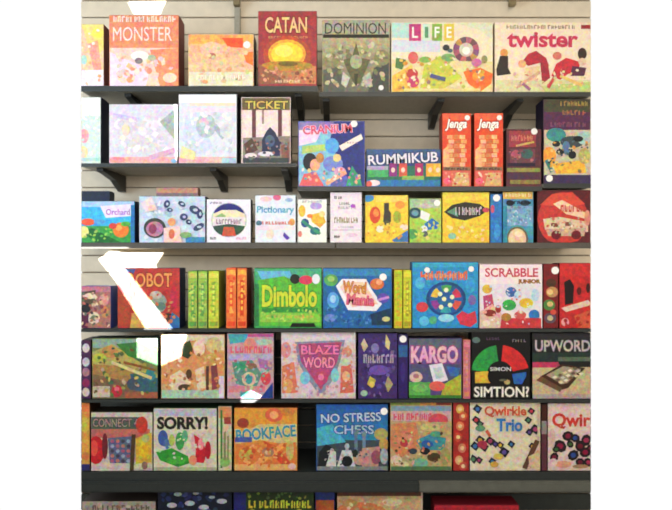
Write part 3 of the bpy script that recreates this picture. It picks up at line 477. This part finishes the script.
def d(a):
    a.R(154, 409, 216.5, 416, '#b4b4bc').T('SORRY!', 157, 416.5, 208, 429.5, '#20201c', '#d8d0b8', .05, ow=.03).E(163, 438, 5, 8, '#3c5898').E(167, 444, 4, 5, '#4c6ca0').E(180, 441, 4.5, 9, '#3c9448').E(185, 436, 3, 6, '#58a878').P([(156, 452), (172, 448), (188, 456), (190, 463), (178, 467), (160, 460)], '#2f8c34').E(176, 460, 10, 4, '#48a83c').E(172, 440, 3, 6, '#b0b858').E(196, 442, 5, 10, '#d8b0b0').P([(194, 434), (202, 440), (207, 452), (204, 463), (195, 462), (196, 450)], '#c02430').E(201, 444, 3, 6, '#e88890').E(208, 450, 3, 9, '#a81c2c').E(193, 460, 4, 5, '#e08c68').R(154, 467, 216.5, 471, '#a8b088').E(211, 436, 3, 6, '#c8c0b8').B(158, 432, 212, 462, 10, ['#d8d0bc', '#b8c8a8', '#c8c0c8'], 2.6, 4)
game(6, 153.4, 217, 408, 'cream game box with bold black title and green, red and blue pawns', '#cfc6b0', '#284028', d, t=.1)
def d(a):
    a.R(219, 407, 231.5, 418, '#c88c58').R(224, 417, 231, 424, '#983c34').L(221.5, 410, 221.5, 468, 2, '#487c3c').E(226, 440, 3.5, 12, '#c0b0a0').E(226, 428, 3, 4, '#d8b098').E(225, 462, 5, 5, '#88b060').W(223, 430, 230, 460, 1, '#7c8458', 2)
game(6, 218, 232, 406, 'narrow cream and green box side between the pawn game and orange box', '#c4c09c', '#2c4028', d, t=.12)
def d(a):
    a.R(235, 409, 296.5, 424, '#d8963c').E(243, 423, 6, 5, '#984030').E(274, 415, 9, 7, '#d86444').E(274, 415, 4.5, 4, '#e8a068').E(288, 412, 7, 4, '#c87c3c').P([(235, 436), (260, 424), (297, 424), (297, 446), (260, 440), (235, 444)], '#d0b878')
    a.T('BOOKFACE', 236, 427, 296, 439, '#3c8ca4', '#d8c890', .03, rot=-5).R(235, 437, 252, 442, '#4858a0')
    a.P([(236, 446), (296, 442), (296, 469), (236, 469)], '#d8783c').P([(262, 440), (276, 446), (292, 464), (284, 468)], '#c84c30').E(246, 454, 7, 6, '#c0a850').L(252, 468, 284, 444, 5, '#e89c58').E(268, 452, 6, 5, '#a8785c').E(268, 452, 3, 2.5, '#d8b890').E(290, 450, 4, 10, '#c0b068').R(235, 464, 296.5, 470, '#dcaa68').B(238, 444, 294, 466, 24, ['#e08c48', '#d06c38', '#e8a868', '#c05c30', '#d8a050'], 3.4, 5).E(292, 466, 4, 3, '#d8b8b0')
game(6, 234, 297.5, 407.5, 'orange game box with slanting blue lettering, beside the empty dark gap', '#d88a40', '#5c3418', d, t=.09)
def d(a):
    a.R(317, 405, 387.5, 418, '#2458a4', '#2868b0').R(317, 418, 387.5, 440, '#2868b0', '#2c88b0').R(317, 440, 387.5, 470, '#3c4854').P([(317, 428), (332, 424), (346, 442), (317, 446)], '#48a8c0')
    a.T('NO STRESS', 321, 413, 381, 422, '#b8c8dc', '#1c3c80', .02, rot=-2).T('CHESS', 334, 425, 374, 434, '#a8bcd4', '#1c4088', .02).E(381, 434, 7, 6, '#a8a060').E(384, 444, 5, 6, '#b89850')
    for x, h, c in ((356, 430, '#607890'), (364, 432, '#708898'), (347, 444, '#a8b0b8')):
        a.R(x-1.6, h+3, x+1.6, 462, c).E(x, h+2, 2.4, 3, c).R(x-3, 458, x+3, 463, c)
    a.P([(319, 452), (326, 444), (334, 448), (330, 466), (318, 466)], '#1c2024').P([(326, 466), (331, 448), (336, 452), (336, 468)], '#c8ccc8').P([(337, 466), (342, 450), (351, 450), (356, 468)], '#c4c8cc').E(347, 461, 5.5, 5.5, '#14181c').E(360, 458, 7, 7, '#c09080').P([(362, 448), (380, 446), (378, 468), (362, 468)], '#b88880').E(376, 457, 5, 7, '#8c5060').E(384, 456, 4, 8, '#9ca8b0').E(355, 453, 3, 4, '#202c20').R(317, 466, 387.5, 470, '#788080').B(320, 448, 386, 468, 14, ['#a8a8a8', '#2c343c', '#b89c94', '#505c68'], 2.4, 5)
game(6, 316, 388, 404, 'deep blue chess game box with black and white knights at its foot', '#2458a0', '#0c2440', d, t=.09, stickers=[(384, 411, 3.6)])
def d(a):
    a.R(391, 400, 420, 405, '#90a048').R(420, 401, 436, 405, '#c88c48').R(436, 401, 451, 405, '#8c3c34').R(391, 406, 451, 411, '#7898a8').R(391, 411, 451, 421, '#c8a0a0').W(393, 413, 432, 420, 9, '#cc5068', 4).E(438, 420, 10, 6.5, '#c84c5c').R(391, 422, 451, 470, '#b8a070').P([(391, 424), (416, 422), (420, 446), (400, 458), (391, 448)], '#cc8058').E(405, 440, 8, 8, '#d88868').E(404, 443, 4, 4, '#b83c48').P([(416, 440), (430, 434), (446, 438), (444, 450), (422, 450)], '#3c889c').E(427, 444, 6, 4, '#2c58a0').E(436, 434, 6, 3, '#50a080').E(425, 451, 5, 3.5, '#1c2024').E(434, 457, 7, 4.5, '#4c3c24').E(413, 451, 4, 3, '#34404c').E(396, 460, 6, 5, '#d8c0a8').E(403, 464, 6, 3, '#c8c098').E(420, 463, 8, 5, '#70a890').E(445, 456, 5, 9, '#98985c').R(391, 466, 451, 470, '#50744c').E(430, 427, 10, 4, '#c8b880').B(393, 424, 449, 466, 34, ['#d89468', '#b89860', '#c8c090', '#c06850', '#788c5c', '#504030', '#d8b088'], 2.8, 5)
game(6, 390, 452, 402.2, 'busy orange and teal game box with a pink title and striped top edge', '#b89c70', '#501c18', d, t=.09)
def d(a):
    for x, y, c in ((460, 409, '#d8a050'), (463, 416, '#c86040'), (460, 426, '#d88050'), (458, 437, '#c04838'), (462, 448, '#c87860'), (459, 460, '#d8a070'), (463, 466, '#b84840')): a.E(x, y, 4, 4.6, c).E(x, y, 2, 2, '#e0c088')
game(6, 453, 469, 402.2, 'narrow red box side with orange characters left of the cream tile game', '#a82c28', '#501414', d, t=.15)
def d(a):
    K = '#20222c'
    for i, (x, y, r) in enumerate(((477.5, 409, 5), (476, 420, 4.5), (480, 424, 4), (490, 441, 5), (495, 444, 4), (480, 440, 5), (475, 446, 5), (484, 447, 5), (473, 459, 5), (479, 460, 4), (504, 452, 5.5), (500, 445, 4), (511, 444, 4), (531, 411, 4), (528, 420, 4), (535, 429, 5.5), (529, 432, 4), (532, 446, 4), (492, 461, 4))):
        a.P([(x-r, y), (x-r*.2, y-r), (x+r, y-r*.2), (x+r*.2, y+r)], K)
        a.E(x, y, r*.45, r*.45, ['#3c6ca8', '#b83848', '#50805c', '#a03c68', '#58488c', '#c8a038'][i % 6], 0, 5+i % 4)
    a.E(480, 428, 5, 3, '#5c9070').L(486, 430, 490, 436, 3, '#c05c40').E(482, 444, 5, 4, '#a0304c').E(498, 456, 5, 3, '#c8b058').E(494, 464, 4, 3, '#b8a048').L(524, 468, 537, 440, 5, '#5c4030').L(528, 466, 538, 450, 2, '#c8a080').P([(528, 456), (539.5, 450), (539.5, 468), (529, 468)], '#d0b890').R(537, 404, 539.8, 440, '#c8bca0').T('Qwirkle', 484, 405.5, 526, 417, '#c85438', '#ead8b8', .035, ow=.03).T('Trio', 496, 418, 522, 431, '#2c6cac', '#b8c8d0', .035, ow=.02)
game(6, 469.6, 540.5, 402.2, 'cream tile game box with red and blue title lines and scattered black tiles', '#dccfb4', '#3c1c1c', d, t=.1)
def d(a):
    a.T('Qwirk', 552, 413, 600, 429, '#c43c30', '#ecd8cc', .035, ow=.02)
    cs = ['#7c2038', '#28488c', '#8c1c40', '#3c5c34', '#6c1c2c', '#a03050']
    for i, (x, y, r) in enumerate(((568, 436, 6), (575, 438, 5), (560, 446, 7), (570, 444, 4), (580, 446, 6), (586, 440, 6), (554, 457, 5), (573, 455, 6), (585, 452, 6), (556, 449, 4), (580, 462, 5), (588, 462, 5), (590, 448, 4))):
        a.E(x, y, r, r*.85, '#22181c', i*20, 8).E(x, y, r*.5, r*.45, cs[i % 6], 0, 6)
    a.E(563, 464, 8, 3.5, '#d89c80').E(552, 438, 3, 10, '#d0b0ac').E(580, 466, 8, 2, '#a8785c').E(553, 462, 4, 4, '#e0c0c4')
game(6, 547.5, 590.7, 403, 'pinkish tile game box with red title and dark round shapes', '#dcc4bc', '#381418', d, t=.1)
def d(a): a.R(541.5, 404, 546.8, 421, '#402018').R(541.5, 421, 546.8, 434, '#8c8080')
game(6, 541.2, 547, 404, 'thin dark red box edge squeezed between the two tile game boxes', '#58303c', '#2c1418', d, t=.12)

# =============================================================== ROW 7 (only the tops show)
def d(a):
    a.R(85, 502, 155, 560, '#9c9488').W(92, 505, 150, 510, 12, '#5c5448', 4).B(88, 504, 150, 555, 40, ['#b8ac98', '#7c7468', '#8c6c58', '#c0b4a0'], 4, 4)
game(7, 82, 156, 501, 'grey-cream game box top, leftmost on the lowest shelf', '#a89c8c', '#38302c', d, t=.1)
def d(a):
    a.B(160, 492, 230, 520, 26, ['#26305c', '#3c4878', '#101828', '#2c3c50'], 5, 3)
    for x, y, r in ((178, 494, 4), (172, 505, 5), (190, 503, 5), (204, 507, 5), (222, 501, 5), (212, 497, 3), (196, 493, 3)): a.E(x, y, r, r*.5, '#b0b8bc')
    a.B(160, 515, 230, 555, 26, ['#26305c', '#3c4878', '#98a0a8', '#2c3c50'], 5, 3)
game(7, 157.5, 232, 488, 'dark navy game box top dotted with pale grey spots on the lowest shelf', '#161c2c', '#0c1018', d, t=.1)
def d(a):
    a.R(234, 491, 246, 560, '#242868').W(248, 500, 312, 508, 12, '#b8bc38', 5).B(248, 492, 312, 499, 14, ['#4c6838', '#7c8c38', '#2c3c28'], 3, 3).B(248, 510, 312, 555, 30, ['#4c6838', '#7c8c38', '#2c3c28', '#b0b440'], 4, 3)
game(7, 233.5, 314, 490, 'dark green game box top with yellow-green lettering on the lowest shelf', '#28381f', '#141c14', d, t=.1)
def d(a): a.R(316, 489, 334, 500, '#2c3c80').R(316, 500, 334, 560, '#b86038')
game(7, 315, 335, 488, 'narrow blue and orange box corner, lowest shelf under the chess box', '#2c3c78', '#141c38', d, t=.08, yf=.03)
def d(a):
    a.R(333, 491, 421, 496, '#5c3c30').R(333, 496, 421, 560, '#c0a478').E(360, 512, 26, 10, '#c87848').E(392, 502, 10, 4, '#d4c498').E(350, 503, 8, 4, '#b88c58').B(340, 498, 418, 555, 40, ['#c8b080', '#b8945c', '#d8c498', '#c08858', '#a88c60'], 4, 5)
game(7, 337, 423, 488, 'tan game box top with a brown upper band, lowest shelf below the teal box', '#c4b094', '#8c7c68', d, t=.12)
game(7, 434, 519, 505, 'plain red box top at the very bottom, under the cream tile game', '#b02c38', '#7c1c28', lambda a: (a.R(436, 508, 517, 560, '#a82430'), a.R(440, 512, 512, 530, '#c84c50')), t=.1)

# =============================================================== SHELVES
def shelf(name, x0, x1, py, label, mat, th, brackets=(), lip=0, depth=.3, group='wall shelves holding the games'):
    X0, X1, Z = wx(x0), wx(x1), wz(py)
    org = ((X0+X1)/2, depth/2, Z)
    root = empty('display_shelf', org); root['label'] = label; root['category'] = 'shelf'; root['group'] = group
    bm = bmesh.new(); add_box(bm, X0*.995+.0005-org[0], X1*.995-.0005-org[0], -.012-org[1], depth-.004-org[1], -th, 0, .0015)
    link('shelf_board', bm, M_UNDER if py < 300 else mat, root)
    bm = bmesh.new(); add_box(bm, X0*.9945+.0005-org[0], X1*.9945-.0005-org[0], -.0145-org[1], -.0122-org[1], -th-.0015, .0008, .0006)
    link('front_edge', bm, M_EDGE if mat is M_SHELF else mat, root)
    if lip:
        XM = wx(418)
        for xa, xb, m, l in ((X0*.986, XM-.001, M_EDGE, 'dark front rail'), (XM+.001, X1*.986, M_RAIL, 'worn grey front rail')):
            bm = bmesh.new(); add_box(bm, xa-org[0], xb-org[0], -.03-org[1], -.0148-org[1], -lip, -.03, .002)
            add_box(bm, xa-org[0], xb-org[0], -.034-org[1], -.0302-org[1], -lip+.006, -.036, .001)
            link('price_rail', bm, m, root)['label'] = l
    for bx in brackets:          # triangular steel arms under the board
        X = wx(bx)-org[0]
        bm = bmesh.new(); w = .013
        prof = [(-.15+.02, -th), (depth-.154, -th), (depth-.154, -th-.07), (depth-.185, -th-.07), (.02, -th-.032), (-.13, -th-.012)]
        a = [bm.verts.new((X-w, y, z)) for y, z in prof]; b = [bm.verts.new((X+w, y, z)) for y, z in prof]
        bm.faces.new(a); bm.faces.new(b[::-1])
        for i in range(len(prof)): bm.faces.new((a[i], b[i], b[(i+1) % len(prof)], a[(i+1) % len(prof)]))
        bmesh.ops.recalc_face_normals(bm, faces=bm.faces)
        link('shelf_bracket', bm, M_BRK, root)
shelf('s', 81, 318, 87, 'dark shelf board under the maroon sunrise box and the orange boxes, top left', M_SHELF, .02, (126, 298))
shelf('s', 319, 591, 93, 'dark shelf board under the two wide cream boxes, top right', M_SHELF, .016, (326, 442, 522))
shelf('s', 81, 296.5, 164, 'dark shelf board carrying the washed-out white boxes, upper left', M_SHELF, .012, (98, 212, 284))
shelf('s', 297.5, 542, 187, 'dark shelf board under the block games and low navy box', M_SHELF, .016, ())
shelf('s', 543, 591, 184, 'short dark shelf board under the tall plum-topped box', M_SHELF, .016)
shelf('s', 81, 335, 243, 'left half of the grey shelf in line with the white emblem box', M_SHELFG, .02, ())
shelf('s', 336, 591, 243, 'right half of the grey shelf under the yellow boxes', M_SHELFG, .02, ())
shelf('s', 81, 591, 328.5, 'long dark shelf board under the lime and orange spines', M_SHELF, .011, ())
shelf('s', 81, 591, 399, 'long dark shelf board under the black ring game', M_SHELF, .01, ())
shelf('s', 81, 591, 471, 'deep dark shelf with a grey price rail along its front, lowest in view', M_SHELF, .03, (), lip=.074)
shelf('s', 81, 591, 560, 'bottom shelf board carrying the lowest row of boxes', M_SHELF, .03, ())

# arms of the shelf above the picture, and the light wall standards
def hanger(px, label, tall):
    X = wx(px, .27); r = empty('wall_bracket', (X, .28, wz(2, .27))); r['label'] = label; r['category'] = 'bracket'; r['group'] = 'brackets at the top of the wall'
    bm = bmesh.new(); add_box(bm, -.014, .014, -.03, .0, -.02, .16, .003); link('bracket_arm', bm, M_BRK2, r)
    if tall:
        bm = bmesh.new(); add_box(bm, -.012, .012, -.006, .019, -.16, -.02, .002); link('hanging_strip', bm, M_UPR, r)
M_BRK2 = noisy('aged_brass_steel', '#8c7c58', .45, 50, .12)
hanger(237, 'brownish bracket with a pale strip hanging above the amber box', True)
hanger(512, 'brownish bracket at the very top above the sprawling players box', False)
for px, y0, y1, lab in ((436, 98, 122, 'pale steel standard on the wall below the spinner wheel box'), (361, 122, 150, 'small pale tab on the slats between the child box and the navy box')):
    bm = bmesh.new(); add_box(bm, -.01, .01, -.012, 0, wz(y1, .3)-wz(y0, .3), 0, .002)
    o = link('wall_clip', bm, M_UPR); o.location = (wx(px, .29), .299, wz(y0, .3)); o['label'] = lab; o['category'] = 'clip'

# =============================================================== SETTING
def struct(name, bm, mat):
    o = link(name, bm, mat); o['kind'] = 'structure'; return o
YW = .3
bm = bmesh.new()
XL, XR = wx(81, YW), wx(591, YW)
add_box(bm, XL, XR, YW+.012, YW+.03, 0, 2.7, 0, 1)
pitch = 17/ (F/(D+YW)); z0 = wz(17.5, YW)-pitch*40; i = 0
z = z0
while z < 2.7:
    a, b = max(z+.0028, 0), min(z+pitch-.0028, 2.7)
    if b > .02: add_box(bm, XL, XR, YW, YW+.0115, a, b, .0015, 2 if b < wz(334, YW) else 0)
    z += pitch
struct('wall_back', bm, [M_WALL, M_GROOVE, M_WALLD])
bm = bmesh.new(); add_box(bm, -2.25, 1.75, -4.6, .42, -.05, 0); struct('floor', bm, M_FLOOR)
bm = bmesh.new(); add_box(bm, -2.25, 1.75, -4.6, .42, 2.9, 2.95); struct('ceiling', bm, M_ROOM)
bm = bmesh.new(); add_box(bm, 1.7, 1.75, -4.6, .42, 0, 2.9); struct('wall_right', bm, M_ROOM)
bm = bmesh.new(); add_box(bm, -2.25, -2.2, -4.6, .42, 0, 2.9); struct('wall_left', bm, M_ROOM)
# unseen screen added behind the viewer; its holes shape the low sun's patches
SUN = Vector((-.16, -1, .05))
YP = -4.5
def proj(px, py, y=0):
    p = Vector((wx(px, y), y, wz(py, y))); k = (p.y-YP); return (p.x+SUN.x*k, YP, p.z+SUN.z*k)
holes = [
    [(70, 247.5), (131, 247.5), (121, 263), (173, 329), (146, 329), (119, 286), (80, 284), (58, 256)],
    [(137, 336), (187, 334), (181, 357), (160, 366), (137, 357)],
    [(241, 397), (251, 390), (262, 396), (254, 403), (244, 408)],
    [(174.5, 96), (177.5, 96), (178, 160), (176, 160)],
    [(128, 2, YW), (166, 0, YW), (160, 14, YW), (134, 14, YW)],
]
bm = bmesh.new()
def loop(pts):
    vs = [bm.verts.new(p) for p in pts]
    return [bm.edges.new((vs[i], vs[(i+1) % len(vs)])) for i in range(len(vs))]
es = loop([(-2.2, YP, 0), (1.7, YP, 0), (1.7, YP, 2.9), (-2.2, YP, 2.9)])
for h in holes: es += loop([proj(*p) for p in h])
bmesh.ops.triangle_fill(bm, use_beauty=True, use_dissolve=False, edges=es, normal=(0, 1, 0))
ext = bmesh.ops.extrude_face_region(bm, geom=bm.faces[:])
for v in [g for g in ext['geom'] if isinstance(g, bmesh.types.BMVert)]: v.co.y -= .004
bmesh.ops.recalc_face_normals(bm, faces=bm.faces)
struct('sun_mask', bm, M_ROOM)

# =============================================================== LIGHT
def area(name, loc, rot, sx, sy, e, col):
    l = bpy.data.lights.new(name, 'AREA'); l.shape = 'RECTANGLE'; l.size = sx; l.size_y = sy; l.energy = e; l.color = col
    o = bpy.data.objects.new(name, l); COL.objects.link(o); o.location = loc; o.rotation_euler = rot; return o
area('ceiling_lamp', (.5, -1.6, 2.86), (0, 0, 0), 2.2, .35, 30, (1, .85, .66))
area('ceiling_lamp', (.2, -3.3, 2.86), (0, 0, 0), 2.2, .35, 20, (1, .93, .83))
area('window_daylight', (-2.15, -1.5, 2.1), (0, math.radians(-90), 0), 1.0, 1.5, 44, (.6, .8, 1))
area('front_fill', (.1, -4.3, 2.1), (math.radians(90), 0, 0), 3.0, 1.0, 52, (.98, .97, .95))  # unseen frontal fill added to brighten the back wall
sl = bpy.data.lights.new('sun', 'SUN'); sl.energy = 22; sl.angle = math.radians(.12); sl.color = (1, .97, .92)
so = bpy.data.objects.new('sun', sl); COL.objects.link(so); so.location = (-.6, -6, 3)
so.rotation_euler = (-SUN).to_track_quat('-Z', 'Y').to_euler()

w = bpy.data.worlds.new('world'); S.world = w; w.use_nodes = True
bg = w.node_tree.nodes['Background']; bg.inputs[0].default_value = (1, 1, 1, 1); bg.inputs[1].default_value = 1.02

cam = bpy.data.cameras.new('camera'); co = bpy.data.objects.new('camera', cam); COL.objects.link(co)
cam.sensor_width = 36; cam.lens = 36*F/672; cam.clip_start = .05
co.location = (0, -D, H); co.rotation_euler = (math.radians(90), 0, 0)
cam.dof.use_dof = True; cam.dof.focus_distance = 1.75; cam.dof.aperture_fstop = 3.6
S.camera = co
S.view_settings.view_transform = 'Standard'; S.view_settings.look = 'None'; S.view_settings.exposure = 0; S.view_settings.gamma = 1
S.view_settings.use_curve_mapping = False
